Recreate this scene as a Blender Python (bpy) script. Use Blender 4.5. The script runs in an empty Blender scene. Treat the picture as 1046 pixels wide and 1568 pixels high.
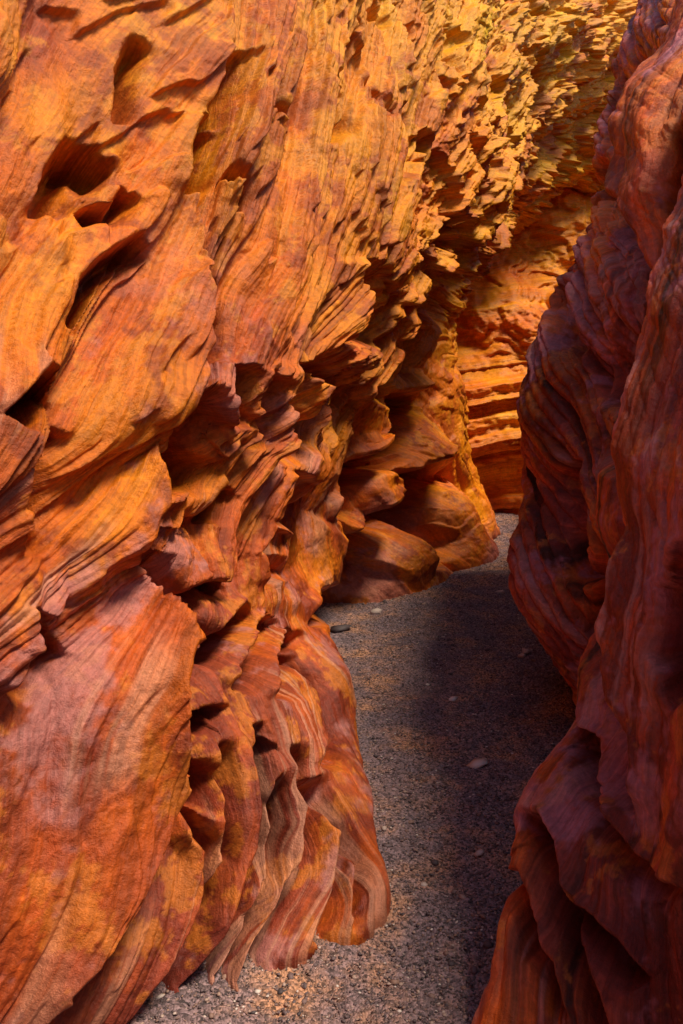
import bpy, math, numpy as np
rng=np.random.default_rng(7)
F=1358.0; PITCH=math.atan(224/1358.0); H=1.7
cp,sp=math.cos(PITCH),math.sin(PITCH)
def ray(u,v):
    a=(u-523)/F; b=(784-v)/F
    return np.array([a, b*sp+cp, b*cp-sp])
def P(u,v,y):
    d=ray(u,v)
    if y is None: s=-H/d[2]
    else: s=y/d[1]
    return np.array([0,0,H])+d*s
# ---------------- noise ----------------
def _h(ix,iy,iz,seed):
    n=(ix*73856093)^(iy*19349663)^(iz*83492791)^(seed*2654435)
    n=n&0x7fffffff
    n=(n^(n>>13))*1274126177&0x7fffffff
    n=(n^(n>>16))*60493&0x7fffffff
    return (n&0xffff)/32767.5-1.0
def vnoise(x,y,z,seed=0):
    fx=np.floor(x);fy=np.floor(y);fz=np.floor(z)
    ix=fx.astype(np.int64);iy=fy.astype(np.int64);iz=fz.astype(np.int64)
    x=x-fx;y=y-fy;z=z-fz
    x=x*x*x*(x*(x*6-15)+10);y=y*y*y*(y*(y*6-15)+10);z=z*z*z*(z*(z*6-15)+10)
    r=0
    for dx in (0,1):
        wx=x if dx else 1-x
        for dy in (0,1):
            wy=y if dy else 1-y
            for dz in (0,1):
                wz=z if dz else 1-z
                r=r+wx*wy*wz*_h(ix+dx,iy+dy,iz+dz,seed)
    return r
def vn2(x,y,seed=0):
    fx=np.floor(x);fy=np.floor(y)
    ix=fx.astype(np.int64);iy=fy.astype(np.int64)
    x=x-fx;y=y-fy
    x=x*x*x*(x*(x*6-15)+10);y=y*y*y*(y*(y*6-15)+10)
    h=lambda a,b:_h(ix+a,iy+b,0*ix+3,seed)
    return (h(0,0)*(1-x)+h(1,0)*x)*(1-y)+(h(0,1)*(1-x)+h(1,1)*x)*y
def fb2(x,y,oct=4,seed=0,gain=0.5):
    r=0;a=1;s=0
    for o in range(oct):
        r=r+a*vn2(x,y,seed+o*17); s+=a
        x,y=x*1.9+y*0.5+5.1,y*1.9-x*0.5+1.7;a*=gain
    return r/s*1.6
def fbm(x,y,z,oct=4,seed=0,gain=0.5):
    r=0;a=1;s=0
    for o in range(oct):
        r=r+a*vnoise(x,y,z,seed+o*17); s+=a
        x=x*2.03+5.1;y=y*2.03+1.7;z=z*2.03+9.2;a*=gain
    return r/s*1.6
def terr(n,k,sh=0.25):
    q=n*k; f=np.floor(q); r=q-f
    r=np.clip((r-(1-sh))/sh,0,1)
    return (f+r)/k+0.4/k
def sstep(a,b,x):
    t=np.clip((x-a)/(b-a),0,1); return t*t*(3-2*t)
def blur(A,n,ax):
    for _ in range(n):
        B=np.pad(A,[(1,1) if i==ax else (0,0) for i in range(A.ndim)],mode='edge')
        sl=lambda s:tuple(s if i==ax else slice(None) for i in range(A.ndim))
        A=0.25*B[sl(slice(0,-2))]+0.5*B[sl(slice(1,-1))]+0.25*B[sl(slice(2,None))]
    return A
def normals(X):
    da=np.gradient(X,axis=0);dt=np.gradient(X,axis=1)
    n=np.cross(da,dt); n/=np.linalg.norm(n,axis=2,keepdims=True)+1e-9
    return n
def crest(pts,nt):
    W=[]
    for p in pts:
        if len(p)==4: W.append(np.array(p[:3],float))
        else: W.append(P(*p))
    W=np.array(W); 
    for i in range(1,len(W)):
        if W[i,2]<=W[i-1,2]: W[i,2]=W[i-1,2]+0.01
    zt=W[-1,2]*1.05+0.15
    sl=(W[-1]-W[-2])/(W[-1,2]-W[-2,2])
    top=W[-1]+sl*(zt-W[-1,2])
    foot=W[0].copy(); foot[2]=-0.12
    W=np.vstack([foot,W,top])
    z=np.linspace(-0.12,zt,nt)
    x=np.interp(z,W[:,2],W[:,0]);y=np.interp(z,W[:,2],W[:,1])
    C=np.stack([x,y,z],1)
    return blur(C,int(12*(nt/900)**2),0)
def loft(crests,cols,nt,side):
    K=len(crests)
    C=np.array([crest(c,nt) for c in crests])
    Cp=np.concatenate([2*C[:1]-C[1:2],C,2*C[-1:]-C[-2:-1]],0)
    out=[];A=[]
    for k in range(K-1):
        n=cols[k] if isinstance(cols,list) else cols
        f=np.arange(n)/n
        if k==K-2: f=np.linspace(0,1,n)
        f=f[:,None,None]
        p0,p1,p2,p3=Cp[k],Cp[k+1],Cp[k+2],Cp[k+3]
        cr=0.5*((2*p1)+(-p0+p2)*f+(2*p0-5*p1+4*p2-p3)*f*f+(-p0+3*p1-3*p2+p3)*f**3)
        ln=p1*(1-f)+p2*f
        out.append(0.45*cr+0.55*ln); A.append(k+f[:,0,0])
    return np.concatenate(out,0),np.concatenate(A),C
def mkmesh(name,X,attrs,mat,flip=False):
    na,nt=X.shape[:2]
    me=bpy.data.meshes.new(name)
    idx=np.arange(na*nt).reshape(na,nt)
    q=np.stack([idx[:-1,:-1],idx[1:,:-1],idx[1:,1:],idx[:-1,1:]],-1).reshape(-1,4)
    if flip: q=q[:,::-1]
    me.vertices.add(na*nt); me.vertices.foreach_set('co',X.reshape(-1).astype(np.float32))
    me.loops.add(q.size); me.loops.foreach_set('vertex_index',q.reshape(-1).astype(np.int32))
    me.polygons.add(len(q)); me.polygons.foreach_set('loop_start',(np.arange(len(q))*4).astype(np.int32))
    me.polygons.foreach_set('loop_total',np.full(len(q),4,np.int32))
    me.polygons.foreach_set('use_smooth',np.ones(len(q),bool))
    me.update(calc_edges=True)
    for an,v in attrs.items():
        if v.ndim==3:
            at=me.attributes.new(an,'FLOAT_VECTOR','POINT'); at.data.foreach_set('vector',v.reshape(-1).astype(np.float32))
        else:
            at=me.attributes.new(an,'FLOAT','POINT'); at.data.foreach_set('value',v.reshape(-1).astype(np.float32))
    ob=bpy.data.objects.new(name,me); bpy.context.collection.objects.link(ob)
    me.materials.append(mat)
    return ob
# --------------- materials ----------------
def newmat(name):
    m=bpy.data.materials.new(name); m.use_nodes=True
    nt=m.node_tree; nt.nodes.clear()
    o=nt.nodes.new('ShaderNodeOutputMaterial'); b=nt.nodes.new('ShaderNodeBsdfPrincipled')
    nt.links.new(b.outputs[0],o.inputs[0]); return m,nt,b
def N(nt,t,**k):
    n=nt.nodes.new(t)
    for a,v in k.items():
        if a.startswith('i_'):
            n.inputs[a[2:].replace('_',' ')].default_value=v
        else: setattr(n,a,v)
    return n
def mixc(nt,fac,a,b,mode='MIX'):
    n=nt.nodes.new('ShaderNodeMix'); n.data_type='RGBA'; n.blend_type=mode
    for i,v in ((0,fac),(6,a),(7,b)):
        if isinstance(v,(int,float,tuple)): n.inputs[i].default_value=v
        else: nt.links.new(v,n.inputs[i])
    return n.outputs[2]
def ramp(nt,inp,stops):
    r=nt.nodes.new('ShaderNodeValToRGB'); e=r.color_ramp.elements
    e[0].position,e[0].color=stops[0]; e[1].position,e[1].color=stops[1]
    for p,c in stops[2:]:
        x=e.new(p); x.color=c
    nt.links.new(inp,r.inputs[0]); return r.outputs[0]
def g(v): return (v,v,v,1)
def rockmat(name):
    m,nt,b=newmat(name)
    L=nt.links.new
    tc=N(nt,'ShaderNodeTexCoord')
    st=N(nt,'ShaderNodeAttribute',attribute_name='strata')
    al=N(nt,'ShaderNodeAttribute',attribute_name='albedo')
    mp2=N(nt,'ShaderNodeMapping'); mp2.inputs['Scale'].default_value=(20,1.7,1); L(st.outputs['Vector'],mp2.inputs['Vector'])
    n6=N(nt,'ShaderNodeTexNoise',i_Scale=2.0,i_Detail=4.0,i_Roughness=0.65); L(mp2.outputs[0],n6.inputs['Vector'])
    s=ramp(nt,n6.outputs['Fac'],[(0.32,g(0.58)),(0.65,g(1.12))])
    c=mixc(nt,0.75,al.outputs['Vector'],s,'MULTIPLY')
    n7=N(nt,'ShaderNodeTexNoise',i_Scale=45.0,i_Detail=5.0,i_Roughness=0.75); L(tc.outputs['Object'],n7.inputs['Vector'])
    f5=ramp(nt,n7.outputs['Fac'],[(0.3,g(0.6)),(0.68,g(1.15))])
    c=mixc(nt,0.85,c,f5,'MULTIPLY')
    L(c,b.inputs['Base Color'])
    b.inputs['Roughness'].default_value=0.5
    b.inputs['Specular IOR Level'].default_value=0.35
    b1=N(nt,'ShaderNodeBump',i_Strength=0.5,i_Distance=0.008); L(n6.outputs['Fac'],b1.inputs['Height'])
    b2=N(nt,'ShaderNodeBump',i_Strength=0.7,i_Distance=0.012); L(n7.outputs['Fac'],b2.inputs['Height']); L(b1.outputs[0],b2.inputs['Normal'])
    L(b2.outputs[0],b.inputs['Normal'])
    return m
rock=rockmat('sandstone')
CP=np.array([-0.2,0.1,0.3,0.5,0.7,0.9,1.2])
CC=np.array([(0.20,0.038,0.030),(0.38,0.066,0.026),(0.58,0.100,0.012),(0.76,0.165,0.005),(0.87,0.245,0.004),(0.93,0.34,0.004),(0.93,0.44,0.008)])  # ramp brightens as well as yellows, carrying glow in the rock colour
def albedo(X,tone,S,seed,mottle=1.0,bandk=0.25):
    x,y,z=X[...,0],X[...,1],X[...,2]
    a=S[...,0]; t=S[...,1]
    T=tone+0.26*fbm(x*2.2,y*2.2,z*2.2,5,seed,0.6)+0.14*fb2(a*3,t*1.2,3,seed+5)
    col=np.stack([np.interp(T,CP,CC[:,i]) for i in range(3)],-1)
    band=fb2(a*7,t*0.8,4,seed+9,0.6)
    col*=(0.95+bandk*band)[...,None]
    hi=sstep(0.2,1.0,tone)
    m=sstep(0.05,0.40,fbm(x*4,y*4,z*4,6,seed+20,0.68)+0.25*fb2(a*4,t*1.5,2,seed+23))*0.7*mottle
    dk=np.stack([0.20+0.30*hi,0.024+0.055*hi,0.012-0.004*hi],-1)
    col=col*(1-m[...,None])+dk*m[...,None]
    m=sstep(0.2,0.42,fbm(x*6,y*6,z*6,6,seed+40,0.7))*0.55*mottle
    lt=np.stack([0.80+0.12*hi,0.24+0.12*hi,0.025-0.015*hi],-1)
    col=col*(1-m[...,None])+lt*m[...,None]
    lo=1-sstep(0.35,0.65,tone)
    m=sstep(0.15,0.5,fbm(x*3,y*3,z*3,6,seed+60,0.7)+0.2*fb2(a*5,t,2,seed+66))*0.65*lo*mottle
    col=col*(1-m[...,None])+np.array([0.56,0.22,0.20])*m[...,None]
    m=sstep(0.25,0.6,fb2(a*6,t*0.9,4,seed+76,0.6))*sstep(-0.2,0.3,fbm(x*2,y*2,z*2,3,seed+78))*0.5*lo*mottle
    col=col*(1-m[...,None])+np.array([0.72,0.34,0.21])*m[...,None]
    return np.clip(col,0.004,0.93)
# --------------- erosion slots: polylines traced on the wall surface ----------------
def carve(X,slots):
    x,y,z=X[...,0],X[...,1],X[...,2]-H
    yc=np.clip(y,0.3,None)
    dep=yc*cp-z*sp
    U=523+F*x/dep; V=784-F*(yc*sp+z*cp)/dep
    wk=5+4*sstep(-1.2,-0.2,z)
    U=U+wk*vnoise(x*5,y*5,z*5,901)+1.0*vnoise(x*15,y*15,z*15,902); V=V+wk*vnoise(x*5,y*5,z*5,903)+1.0*vnoise(x*15,y*15,z*15,904)
    D=np.zeros_like(U)
    for pts,W,dp in slots:
        p=np.array(pts,float)
        R=W*3+40
        m=(U>p[:,0].min()-R)&(U<p[:,0].max()+R)&(V>p[:,1].min()-R)&(V<p[:,1].max()+R)&(y>0.8)
        if not m.any(): continue
        u=U[m];v=V[m];best=np.full(u.shape,1e9);sgn=np.zeros_like(u);tt=np.zeros_like(u)
        seg=np.hypot(*(p[1:]-p[:-1]).T);cum=np.concatenate([[0],np.cumsum(seg)]);tot=cum[-1]
        for i in range(len(p)-1):
            d=p[i+1]-p[i];L2=(d*d).sum()
            t=np.clip(((u-p[i,0])*d[0]+(v-p[i,1])*d[1])/L2,0,1)
            du=u-(p[i,0]+t*d[0]);dv=v-(p[i,1]+t*d[1]);dist=np.hypot(du,dv)
            c=-(d[0]*dv-d[1]*du)
            b=dist<best
            best=np.where(b,dist,best);sgn=np.where(b,np.sign(c),sgn);tt=np.where(b,(cum[i]+t*seg[i])/tot,tt)
        s=best*sgn
        fade=sstep(0,0.12,tt)*(sstep(1.0,0.85,tt) if p[-1,1]<1400 else 1.0)
        prof=-dp*sstep(-5,6,s)*np.exp(-np.power(np.clip(s-6,0,None)/W,1.7))
        prof=prof+0.12*dp*np.exp(-np.abs(s+9)/ (0.8*W))*(s<0)
        D[m]+=2.3*prof*fade*dep[m]/F
    return D
# --------------- walls ----------------
def displace(X,A,G,up,side,seed=0,chip=1.0,slant=None,bulge=1.0,slots=(),calm=0,fine=0.004):
    nb=blur(blur(X,40,0),25,1)
    n=normals(nb)
    if side<0: n=-n if n[...,0].mean()<0 else n
    else: n=-n if n[...,0].mean()>0 else n
    n=n+np.array([0.25*(-side),-0.1,0.1]); n/=np.linalg.norm(n,axis=2,keepdims=True)
    x,y,z=X[...,0],X[...,1],X[...,2]
    sc=np.sqrt(np.clip(y,0.8,12)/3)
    zz=z/np.sqrt(sc)
    a=A[:,None]+0.10*fbm(x*1.2,y*1.2,z*2.0,3,seed+3)+0.01*fb2(A[:,None]*4+0*z,zz*7,2,seed+5)
    f=a-np.floor(a); k=np.clip(np.floor(a),0,len(G)-1).astype(int)
    Gv=np.array(G)[k]*np.clip(1+0.8*vn2(np.floor(a)*7.3,zz*2.2,seed+7),0.25,2)
    w1=np.where(f<0.16,sstep(0,0.16,f),1-np.power((f-0.16)/0.84,0.6))
    ff=np.power(f,0.6)
    w2=1-np.power(np.abs(np.cos(np.pi*ff)),0.45)
    keep=1-calm
    d=-Gv*(w1*(1-up)+w2*up)*keep
    cv=carve(X,slots)
    b=a-(1.1*zz*(1-up) if side<0 else 0)      # dip of the bedding lines in the upper wall
    def bulges(q): return np.power(np.abs(np.sin(np.pi*q)),0.5)-0.75
    q=b*2.0+0.25*vn2(b*1.5,zz*1.3,seed+8)
    m1=0.35+0.65*sstep(-0.4,0.4,vn2(b*1.1,zz*1.3,seed+9))
    d=d+bulge*0.050*sc*bulges(q)*m1*(0.25+0.75*up)*keep
    q=b*5.5+0.4*vn2(b*3,zz*1.4,seed+10)
    m2=sstep(-0.3,0.6,vn2(b*1.7,zz*1.5,seed+13))
    d=d+bulge*0.024*sc*bulges(q)*m2*(0.5+0.5*up)*keep
    if np.ndim(calm):
        bc=A[:,None]+0.35*(a-A[:,None])
        d=d+calm*(-0.035+0.026*bulges(bc*2.5+0.12*vn2(bc*2,zz*2,seed+91))+0.014*bulges(bc*6+0.3*vn2(bc*3,zz*2,seed+92)))
    q=b*14+0.5*vn2(b*5,zz*1.6,seed+14)
    d=d+bulge*fine*sc*bulges(q)*sstep(-0.1,0.5,vn2(b*2.1,zz*1.2,seed+15))
    if slant is not None:
        s=slant[0]*(z-0.55*y)+0.5*vnoise(x*1.5,y*1.5,z*1.5,seed+70)
        ms=slant[2](A)[:,None]
        d=d+slant[1]*bulges(s)*ms*sstep(-0.5,0.3,vnoise(x*2,y*2,z*2,seed+71))
        d=d+0.35*slant[1]*bulges(s*2.7+0.3)*ms
    d=d+0.03*sc*fbm(x*1.8,y*1.4,z*1.6,2,seed+21)
    n1=fb2(b*2.2,zz*1.6,3,seed+31,0.45)
    d=d+chip*0.062*sc*terr(n1,2.4,0.12)*(1.1-0.6*up)*(1-0.9*calm)
    n2=fb2(b*5.0,zz*3.6,3,seed+41,0.5)
    far=sstep(4,7,y)
    mk=np.maximum(sstep(-0.25,0.3,fbm(x*1.1,y*1.1,z*1.3,2,seed+43)),far*0.7)
    d=d+chip*0.044*sc*terr(n2,2.2,0.13)*(0.15+0.85*mk)*(1.05-0.85*up)*(1-0.7*calm)
    n4=fbm(x*9,y*6+z*3,z*8-y*3,3,seed+45,0.55)
    d=d+chip*0.024*sc*terr(n4,2.4,0.2)*(0.05+0.95*mk)*(1.08-up)*(1-0.5*calm)
    if side<0:
        pit=fbm(x*4.5,y*3+z*2,z*4.5-y*2,3,seed+47,0.55)
        d=d-0.11*sstep(3.6,5.5,y)*(1-up)*sstep(0.12,0.42,pit)
    d=d+0.003*sc*fbm(x*28,y*28,z*28,2,seed+61,0.6)
    foot=sstep(0.0,0.25,z)
    d=np.where(d<0,d*(0.7+0.3*foot),d)+0.035
    # slots cut obliquely back into the rock so that their mouths stay open
    dv=n-np.array([0.0,0.75,0.0]); dv/=np.linalg.norm(dv,axis=2,keepdims=True)
    wn=np.where(cv<0,1.0,0.0)[...,None]
    sd=dv*wn+n*(1-wn)
    return X+n*d[...,None]+sd*(cv*(0.75+0.25*foot))[...,None],a,b
def cap(X,side):
    top=X[:,-1:,:]
    rows=[X]
    for o,u in ((0.25,0.08),(0.8,0.12),(2,0.2),(6,0.25),(20,0.25),(60,0.25)):
        r=top.copy(); r[...,0]+=side*o; r[...,2]+=u; rows.append(r)
    return np.concatenate(rows,1)
def ext(A,n=6): return np.concatenate([A]+[A[:,-1:]]*n,1)
NT=950
left=[
 [(-1.0,-6,0,0),(-1.3,-6,1,0),(-1.0,-6,2,0),(-0.8,-6,3,0)],
 [(-0.85,0.2,0,0),(-1.1,0.2,1,0),(-1.1,0.3,2,0),(-0.9,0.4,2.6,0)],
 [(-420,1900,None),(-330,1500,1.5),(-220,1100,1.6),(-150,900,1.7),(-180,600,1.8),(-160,300,1.9),(-150,0,2.1)],
 [(-150,1780,None),(-60,1500,1.75),(-20,1300,1.85),(-10,1100,1.95),(45,930,2.05),(35,800,2.1),(70,690,2.15),(60,560,2.25),(30,440,2.35),(50,250,2.55),(60,0,2.8)],
 [(20,1680,None),(130,1490,1.95),(225,1330,2.1),(262,1180,2.2),(285,1015,2.3),(225,880,2.45),(255,770,2.45),(225,685,2.6),(290,600,2.7),(270,430,2.9),(290,330,3.0),(350,60,3.3),(345,-60,3.4)],
 [(190,1565,None),(265,1400,2.2),(312,1260,2.3),(300,1130,2.4),(290,1030,2.45),(245,930,2.5),(262,800,2.6),(245,720,2.7),(325,620,2.75),(330,450,3.0),(360,320,3.1),(390,60,3.5),(390,-60,3.6)],
 [(285,1505,None),(375,1390,2.35),(395,1240,2.5),(350,1085,2.65),(320,980,2.7),(325,890,2.75),(265,790,2.8),(320,730,2.9),(400,600,3.1),(440,520,3.2),(480,400,3.4),(470,250,3.6),(450,0,3.9)],
 [(370,1490,None),(450,1360,2.45),(462,1250,2.6),(430,1110,2.8),(400,1040,2.85),(330,880,3.0),(350,820,3.05),(400,700,3.2),(450,600,3.4),(500,450,3.6),(530,300,3.8),(520,0,4.2)],
 [(470,1450,None),(522,1330,2.6),(520,1280,2.65),(480,1150,2.95),(440,1060,3.1),(400,900,3.3),(400,820,3.35),(430,720,3.5),(500,580,3.7),(560,420,4.0),(580,200,4.3),(560,0,4.5)],
 [(595,1380,None),(594,1338,2.67),(544,1262,2.89),(504,1198,3.1),(460,1060,3.4),(420,930,3.6),(430,830,3.7),(470,720,3.8),(540,560,4.1),(600,420,4.4),(620,200,4.7),(600,0,4.9)],
 [(530,1105,None),(538,1060,4.05),(530,1020,4.05),(500,990,4.05),(450,930,4.15),(430,880,4.2),(450,760,4.35),(520,640,4.55),(570,500,4.75),(640,400,4.95),(680,200,5.25),(660,0,5.5)],
 [(478,962,None),(490,880,5.3),(502,795,5.1),(490,760,5.1),(520,690,5.15),(565,600,5.3),(600,500,5.5),(700,360,5.8),(740,200,6.1),(720,0,6.4)],
 [(682,890,None),(640,850,6.7),(600,780,6.5),(597,715,6.4),(570,660,6.4),(600,570,6.4),(640,500,6.5),(740,350,6.8),(780,200,7.2),(770,0,7.5)],
 [(756,845,None),(722,780,7.8),(690,700,7.7),(655,640,7.5),(640,560,7.5),(680,480,7.6),(755,350,7.8),(800,200,8.1),(830,0,8.5)],
 [(745,800,None),(720,700,9.2),(705,625,8.9),(690,560,8.8),(700,500,8.8),(760,400,9.0),(790,300,9.2),(850,180,9.5),(900,0,10)],
 [(600,790,11),(600,600,11),(680,450,11),(800,330,11),(870,200,11.2),(1000,0,11.5)],
 [(600,790,12.5),(600,600,12.5),(700,450,12.5),(850,330,12.5),(1000,200,12.5),(1150,0,12.5)],
]
cols=[30,50,60,90,90,90,90,90,90,110,110,100,90,80,50,30]
slotsL=[
 ([(190,262),(140,212),(95,212),(62,260),(50,335)],40,48),
 ([(205,350),(155,392),(110,435),(80,510)],24,50),
 ([(200,280),(160,318),(105,322)],16,36),
 ([(215,50),(180,105),(172,190)],22,30),
 ([(338,612),(285,600),(245,640),(226,685),(232,725),(262,770)],40,110),
 ([(268,765),(235,800),(212,850),(222,890),(252,935),(290,1002),(262,1050),(266,1130),(268,1210),(240,1300),(170,1405),(80,1510)],24,85),
 ([(330,735),(300,760),(290,800)],20,50),
 ([(95,640),(62,700),(38,790),(50,850)],24,80),
 ([(75,955),(28,1005),(-5,1065)],30,85),
 ([(65,565),(35,600),(-5,650)],30,85),
 ([(45,930),(25,1000)],20,60),
 ([(325,885),(300,905),(250,945)],16,50),
 ([(352,1080),(315,1085),(285,1110),(275,1150),(288,1230),(302,1300),(290,1370),(240,1470),(180,1560)],20,75),
 ([(400,1105),(375,1120),(374,1170),(394,1240),(390,1300),(350,1400),(270,1515)],20,75),
 ([(435,1140),(462,1240),(457,1320),(422,1400),(360,1500)],20,75),
 ([(475,1190),(515,1280),(505,1360),(480,1440)],18,55),
 ([(330,1130),(345,1230),(345,1320),(300,1420),(235,1530)],11,38),
 ([(425,1180),(428,1270),(415,1350),(375,1430),(325,1500)],11,38),
 ([(510,1255),(548,1320),(540,1400)],12,28),
 ([(448,545),(430,620),(412,710)],26,80),
 ([(470,560),(500,590),(470,640),(440,680)],28,65),
 ([(375,925),(335,960),(308,1015)],18,60),
 ([(402,940),(378,1000),(352,1060)],18,60),
 ([(445,960),(422,1010),(412,1075)],18,60),
 ([(440,1000),(480,1060),(500,1130),(492,1180)],16,50),
 ([(530,815),(505,850),(487,900),(478,955)],56,95),
 ([(570,670),(525,730),(512,800)],26,80),
 ([(605,715),(598,760),(550,815),(520,840)],34,90),
 ([(600,640),(568,690),(600,735)],22,80),
 ([(660,600),(620,610),(590,650)],22,70),
 ([(695,685),(655,715),(622,770),(640,830),(668,880)],34,95),
 ([(625,470),(600,520),(575,560),(560,620)],24,80),
 ([(770,345),(735,380),(690,440),(645,485)],20,80),
 ([(690,400),(650,440),(620,470)],16,60),
 ([(700,325),(680,350),(682,385)],14,50),
 ([(285,400),(268,440),(295,500),(305,570)],22,75),
 ([(310,165),(290,220),(278,300)],22,50),
 ([(355,70),(345,130),(312,165)],22,38),
 ([(330,280),(360,300),(352,330)],12,36),
 ([(560,395),(555,450),(535,530)],22,55),
 ([(410,170),(440,195),(425,205)],12,30),
 ([(350,560),(345,600),(335,650)],16,50),
 ([(400,560),(380,620),(370,690)],16,45),
 ([(520,130),(525,180),(500,200)],12,26),
 ([(300,1180),(318,1200),(312,1260)],12,45),
 ([(410,800),(385,850),(400,900)],16,55),
 ([(440,720),(425,770),(410,810)],16,50),
]
X,A,C=loft(left,cols,NT,-1)
G=[0.1,0.1,0.10,0.06,0.04,0.03,0.03,0.03,0.04,0.08,0.14,0.20,0.28,0.3,0.2,0.1]
up=1-sstep(0.30,0.60,X[...,2]/(1.7+0.42*np.clip(X[...,1],1,12)) +0.06*np.sin(X[...,1]*3))
calm=0.9*sstep(4.3,4.8,A)[:,None]*sstep(11.4,10.6,A)[:,None]*(0.35*sstep(1.0,0.65,X[...,2])+0.65*sstep(1.65,1.0,X[...,2]))
Xd,a,b_=displace(X,A,G,up,-1,seed=1,slots=slotsL,calm=calm)
tone=np.clip(0.14+0.18*Xd[...,2]+0.055*np.clip(Xd[...,1]-2,0,9),0,1.06)  # glow painted into the colour: rock lightens with height and distance
S=np.stack([b_,Xd[...,2],0*a],-1)
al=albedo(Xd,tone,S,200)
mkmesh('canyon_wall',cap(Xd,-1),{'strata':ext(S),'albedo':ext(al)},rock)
right=[
 [(0.9,-6,0,0),(1.1,-6,1,0),(1.5,-6,2,0),(2.0,-6,3,0)],
 [(0.62,0.6,0,0),(0.72,0.6,0.8,0),(0.95,0.6,1.6,0),(1.4,0.6,2.6,0)],
 [(1100,1850,None),(1080,1500,1.7),(1060,1300,1.75),(1065,1000,1.85),(1060,800,1.95),(1090,600,2.05),(1150,300,2.25),(1250,0,2.5)],
 [(890,1720,None),(900,1500,1.9),(935,1400,1.95),(965,1200,2.1),(960,1050,2.2),(948,900,2.35),(975,790,2.45),(968,730,2.5),(990,650,2.55),(1015,560,2.65),(1030,430,2.8),(1060,200,3.05),(1130,0,3.3)],
 [(725,1620,None),(770,1500,2.05),(785,1400,2.2),(800,1330,2.25),(802,1255,2.35),(850,1180,2.45),(903,1095,2.6),(895,1010,2.75),(920,930,2.8),(930,800,2.95),(942,680,3.05),(965,590,3.15),(955,450,3.4),(985,200,3.7),(1046,0,4.0)],
 [(1010,1180,None),(965,1050,3.4),(925,900,3.5),(930,750,3.6),(910,600,3.8),(915,450,4.1),(935,300,4.4),(970,150,4.7),(1025,0,5.0)],
 [(905,1110,None),(885,1050,4.0),(830,970,4.0),(790,905,4.1),(792,860,4.2),(820,760,4.5),(815,700,4.6),(800,620,4.7),(820,530,4.9),(850,420,5.2),(880,330,5.5),(905,200,5.9),(940,110,6.2),(992,10,6.5),(1010,-50,6.6)],
 [(1.7,6.5,0,0),(1.9,6.5,1,0),(2.3,6.7,2,0),(3.2,7,4,0)],
 [(2.4,13,0,0),(2.9,13,1,0),(3.6,13,2,0),(5.5,13,5,0)],
]
slotsR=[
 ([(950,1600),(930,1520),(900,1430),(860,1310),(845,1270),(800,1250)],24,75),
 ([(1070,1370),(985,1295),(935,1200),(925,1135),(895,1105)],24,72),
 ([(1000,1250),(990,1150),(960,1060),(945,960),(950,890),(975,800)],22,75),
 ([(1060,820),(1020,900),(1010,1000),(1040,1100)],28,60),
 ([(960,740),(975,690),(985,640),(1010,580),(1015,500),(1040,400),(1046,300)],26,80),
 ([(940,640),(965,560),(990,460),(975,330),(955,240),(1000,110),(1030,50)],32,95),
 ([(1000,1500),(960,1440),(920,1400)],20,50),
 ([(840,1480),(830,1400),(805,1330)],16,42),
 ([(870,1560),(850,1480),(825,1400)],14,42),
 ([(910,900),(900,800),(880,700)],26,50),
 ([(1046,180),(1015,280),(1005,360)],20,60),
 ([(890,560),(870,470),(900,330),(925,220)],20,50),
]
colsR=[30,50,90,150,160,180,100,40]
X,A,C=loft(right,colsR,NT,1)
GR=[0.1,0.08,0.08,0.10,0.14,0.06,0.1,0.1]
up=0.75+0*X[...,0]
Xd,a,b_=displace(X,A,GR,up,1,seed=5,chip=0.35,bulge=0.7,fine=0.006,slant=(6.0,0.09,lambda A:0.15+0.85*sstep(4.2,4.9,A)),slots=slotsR)
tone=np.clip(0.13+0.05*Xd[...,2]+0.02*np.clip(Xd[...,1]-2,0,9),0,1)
sl=Xd[...,2]-0.55*Xd[...,1]
mixs=(sstep(4.3,5.0,A))[:,None]
S=np.stack([a*1.2*(1-mixs)+mixs*(sl*2.2+7.5),Xd[...,2],0*a],-1)
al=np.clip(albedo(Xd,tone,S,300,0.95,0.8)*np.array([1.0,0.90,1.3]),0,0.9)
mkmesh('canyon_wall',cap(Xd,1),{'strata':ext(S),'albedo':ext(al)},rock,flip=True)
# back wall (canyon bend)
nx,nz=450,600
xs=np.linspace(-2.5,7,nx)[:,None]+np.zeros((1,nz)); zs=np.linspace(-0.15,6.5,nz)[None,:]+np.zeros((nx,1))
ys=10.0+0.12*zs+0.60*np.clip(zs-1.1,0,9)+0.35*(xs-1.5)**2*0.15
band=zs+0.10*np.sin(xs*1.7)+0.05*fb2(xs*2,zs*0.5,2,3)
low=1-sstep(1.4,2.2,zs)
bn=vn2(0*xs,band*3.2,77)+0.5*vn2(0*xs,band*8,78)
d=low*(0.28*terr(bn,2.5,0.2)+0.10*(np.power(np.abs(np.sin(band*9)),0.4)-1))+0.3*fb2(xs*0.8,zs*0.9,3,81)+(1-low)*0.2*terr(fb2(xs*1.5,zs*1.8+xs*0.6,3,82),2.5,0.2)+0.03*terr(fb2(xs*6,zs*9,3,85),2.5,0.2)+0.02*fb2(xs*14,zs*14,3,83)
ys=ys-d
Xb=np.stack([xs,ys,zs],-1)
S=np.stack([band*1.2,xs*0.5,0*xs],-1)
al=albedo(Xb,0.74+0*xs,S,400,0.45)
rows=[Xb]
for o in (0.5,3,20,60):
    r=Xb[:,-1:,:].copy(); r[...,1]+=o; r[...,2]+=0.2; rows.append(r)
mkmesh('canyon_wall',np.concatenate(rows,1),{'strata':ext(S,4),'albedo':ext(al,4)},rock)
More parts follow.
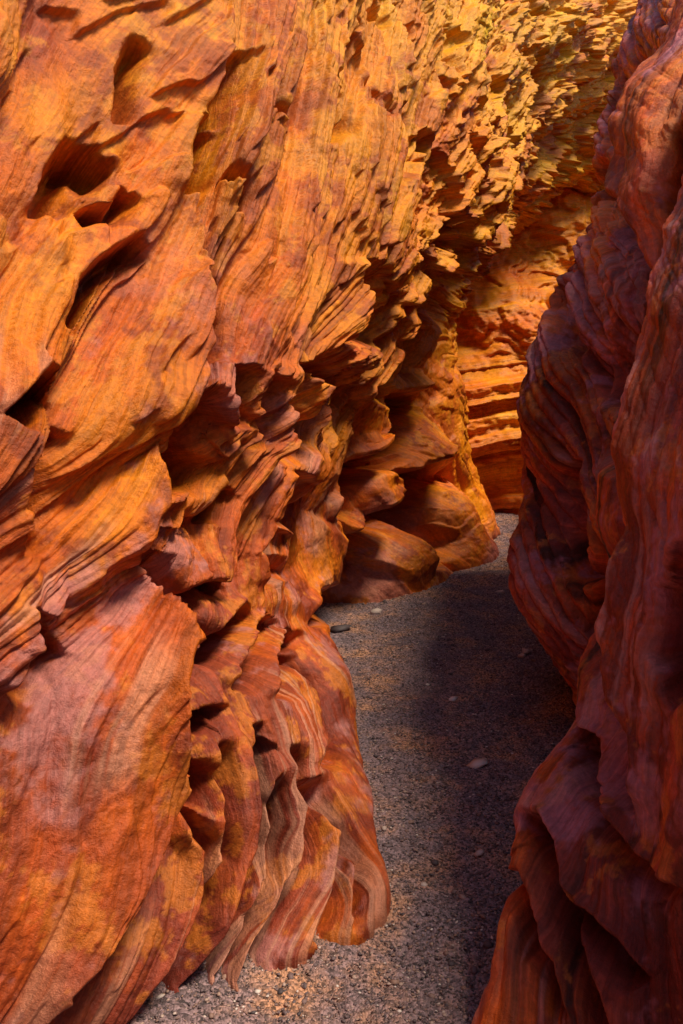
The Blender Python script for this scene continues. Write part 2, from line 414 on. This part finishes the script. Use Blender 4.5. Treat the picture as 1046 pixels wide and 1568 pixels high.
# --------------- ground ----------------
def axis(lo,hi,n):
    c=np.linspace(lo,hi,n); e=np.array([0.3,1,3,9,30,90,200])
    return np.concatenate([lo-e[::-1],c,hi+e])
gx=axis(-1.2,2.6,480);gy=axis(1.2,11.5,1300)
GX,GY=np.meshgrid(gx,gy,indexing='ij')
def gh(x,y):
    return 0.03*fb2(x*1.2,y*1.2,3,101)+0.012*fb2(x*6,y*5,3,102)-0.01
GZ=gh(GX,GY)+0.007*fb2(GX*45,GY*45,3,103,0.7)
far=(np.abs(GX)>4)|(GY>13)|(GY<0); GZ[far]=-0.02
m,nt,b=newmat('gravel_sand'); L=nt.links.new
tc=N(nt,'ShaderNodeTexCoord')
n1=N(nt,'ShaderNodeTexNoise',i_Scale=3.0,i_Detail=5.0,i_Roughness=0.65); L(tc.outputs['Object'],n1.inputs['Vector'])
c=ramp(nt,n1.outputs['Fac'],[(0.38,(0.155,0.105,0.12,1)),(0.64,(0.37,0.18,0.105,1)),(0.5,(0.21,0.13,0.13,1))])
v=N(nt,'ShaderNodeTexVoronoi',i_Scale=130.0); L(tc.outputs['Object'],v.inputs['Vector'])
vc=N(nt,'ShaderNodeSeparateColor'); L(v.outputs['Color'],vc.inputs[0])
f=ramp(nt,vc.outputs[0],[(0.0,g(0.2)),(1.0,g(1.9))])
c=mixc(nt,1.0,c,f,'MULTIPLY')
L(c,b.inputs['Base Color']); b.inputs['Roughness'].default_value=0.8
bp=N(nt,'ShaderNodeBump',i_Strength=0.9,i_Distance=0.006); bp.invert=True; L(v.outputs['Distance'],bp.inputs['Height']); L(bp.outputs[0],b.inputs['Normal'])
mkmesh('ground',np.stack([GX,GY,GZ],-1),{},m)
# pebbles
import bmesh
bm=bmesh.new(); bmesh.ops.create_icosphere(bm,subdivisions=1,radius=1.0)
iv=np.array([v.co[:] for v in bm.verts]); ifc=np.array([[v.index for v in f.verts] for f in bm.faces]); bm.free()
def scatter(name,px,py,r,mat,flat=0.5,rn=None):
    n=len(px)
    V=iv[None]*(1+rng.uniform(-0.28,0.28,(n,len(iv),1)))
    sc=np.stack([r*rng.uniform(0.8,1.5,n),r*rng.uniform(0.7,1.1,n),r*flat*rng.uniform(0.6,1.2,n)],-1)
    V=V*sc[:,None,:]
    th=rng.uniform(0,2*np.pi,n)[:,None]; c_,s_=np.cos(th),np.sin(th)
    vx=V[...,0]*c_-V[...,1]*s_; vy=V[...,0]*s_+V[...,1]*c_
    z=gh(px,py)[:,None]+V[...,2]+(r*flat*0.35)[:,None]+rng.uniform(-.1,.25,n)[:,None]*vx
    V=np.stack([vx+px[:,None],vy+py[:,None],z],-1)
    Fc=(ifc[None]+(np.arange(n)*len(iv))[:,None,None]).reshape(-1,3)
    me=bpy.data.meshes.new(name)
    me.vertices.add(n*len(iv)); me.vertices.foreach_set('co',V.reshape(-1).astype(np.float32))
    me.loops.add(Fc.size); me.loops.foreach_set('vertex_index',Fc.reshape(-1).astype(np.int32))
    me.polygons.add(len(Fc)); me.polygons.foreach_set('loop_start',(np.arange(len(Fc))*3).astype(np.int32)); me.polygons.foreach_set('loop_total',np.full(len(Fc),3,np.int32))
    me.update(calc_edges=True)
    at=me.attributes.new('rnd','FLOAT','POINT'); at.data.foreach_set('value',np.repeat(rng.random(n) if rn is None else np.array(rn),len(iv)).astype(np.float32))
    ob=bpy.data.objects.new(name,me); bpy.context.collection.objects.link(ob); me.materials.append(mat); return ob
m,nt,b=newmat('pebbles'); at=N(nt,'ShaderNodeAttribute',attribute_name='rnd')
c=ramp(nt,at.outputs['Fac'],[(0.0,(0.06,0.045,0.05,1)),(1.0,(0.70,0.6,0.55,1)),(0.4,(0.15,0.10,0.105,1)),(0.8,(0.30,0.17,0.125,1)),(0.95,(0.45,0.32,0.27,1))])
nt.links.new(c,b.inputs['Base Color']); b.inputs['Roughness'].default_value=0.7
n=45000
py=1.7+9*rng.random(n)**2.0; px=rng.uniform(-0.55,1.0,n)+0.16*(py-2)
r=0.0022+0.0040*rng.random(n)**3+0.0006*py*rng.random(n)
big=rng.random(n)<0.008; r=np.where(big,0.008+0.009*rng.random(n),r)
scatter('gravel',px,py,r,m)
sl=[P(732,1168,None),P(694,1071,None),P(805,996,None),P(520,957,None),P(575,931,None),P(735,1300,None),P(650,1345,None),P(800,1000,None),P(765,905,None)]
scatter('flat_stones',np.array([s[0] for s in sl]),np.array([s[1] for s in sl]),np.array([.038,.028,.038,.07,.05,.018,.016,.024,.036]),m,0.45,[1,1,.97,.1,.97,.97,.97,.97,.97])
# --------------- light ----------------
SUN_EL=66; SUN_AZ=116
el=math.radians(SUN_EL); az=math.radians(SUN_AZ)
w=bpy.data.worlds.new('World'); bpy.context.scene.world=w; w.use_nodes=True
nt=w.node_tree; bg=nt.nodes['Background']; sky=nt.nodes.new('ShaderNodeTexSky'); sky.sky_type='NISHITA'; sky.sun_disc=False
sky.sun_elevation=el; sky.sun_rotation=az
nt.links.new(sky.outputs[0],bg.inputs[0]); bg.inputs[1].default_value=0.12
from mathutils import Vector
ld=bpy.data.lights.new('sun','SUN'); ld.energy=5; ld.angle=math.radians(16); ld.color=(1.0,0.87,0.66)
lo=bpy.data.objects.new('sun',ld); bpy.context.collection.objects.link(lo)
d=Vector((math.sin(az)*math.cos(el),math.cos(az)*math.cos(el),math.sin(el)))
lo.rotation_euler=d.to_track_quat('Z','Y').to_euler()
# --------------- camera ----------------
cd=bpy.data.cameras.new('camera'); cam=bpy.data.objects.new('camera',cd); bpy.context.collection.objects.link(cam)
cd.sensor_fit='VERTICAL'; cd.sensor_height=36; cd.lens=36*F/1568; cd.clip_start=0.02; cd.clip_end=1000
cam.location=(0,0,H); cam.rotation_euler=(math.pi/2-PITCH,0,0)
sc=bpy.context.scene; sc.camera=cam
sc.view_settings.view_transform='Standard'; sc.view_settings.look='None'; sc.view_settings.exposure=0
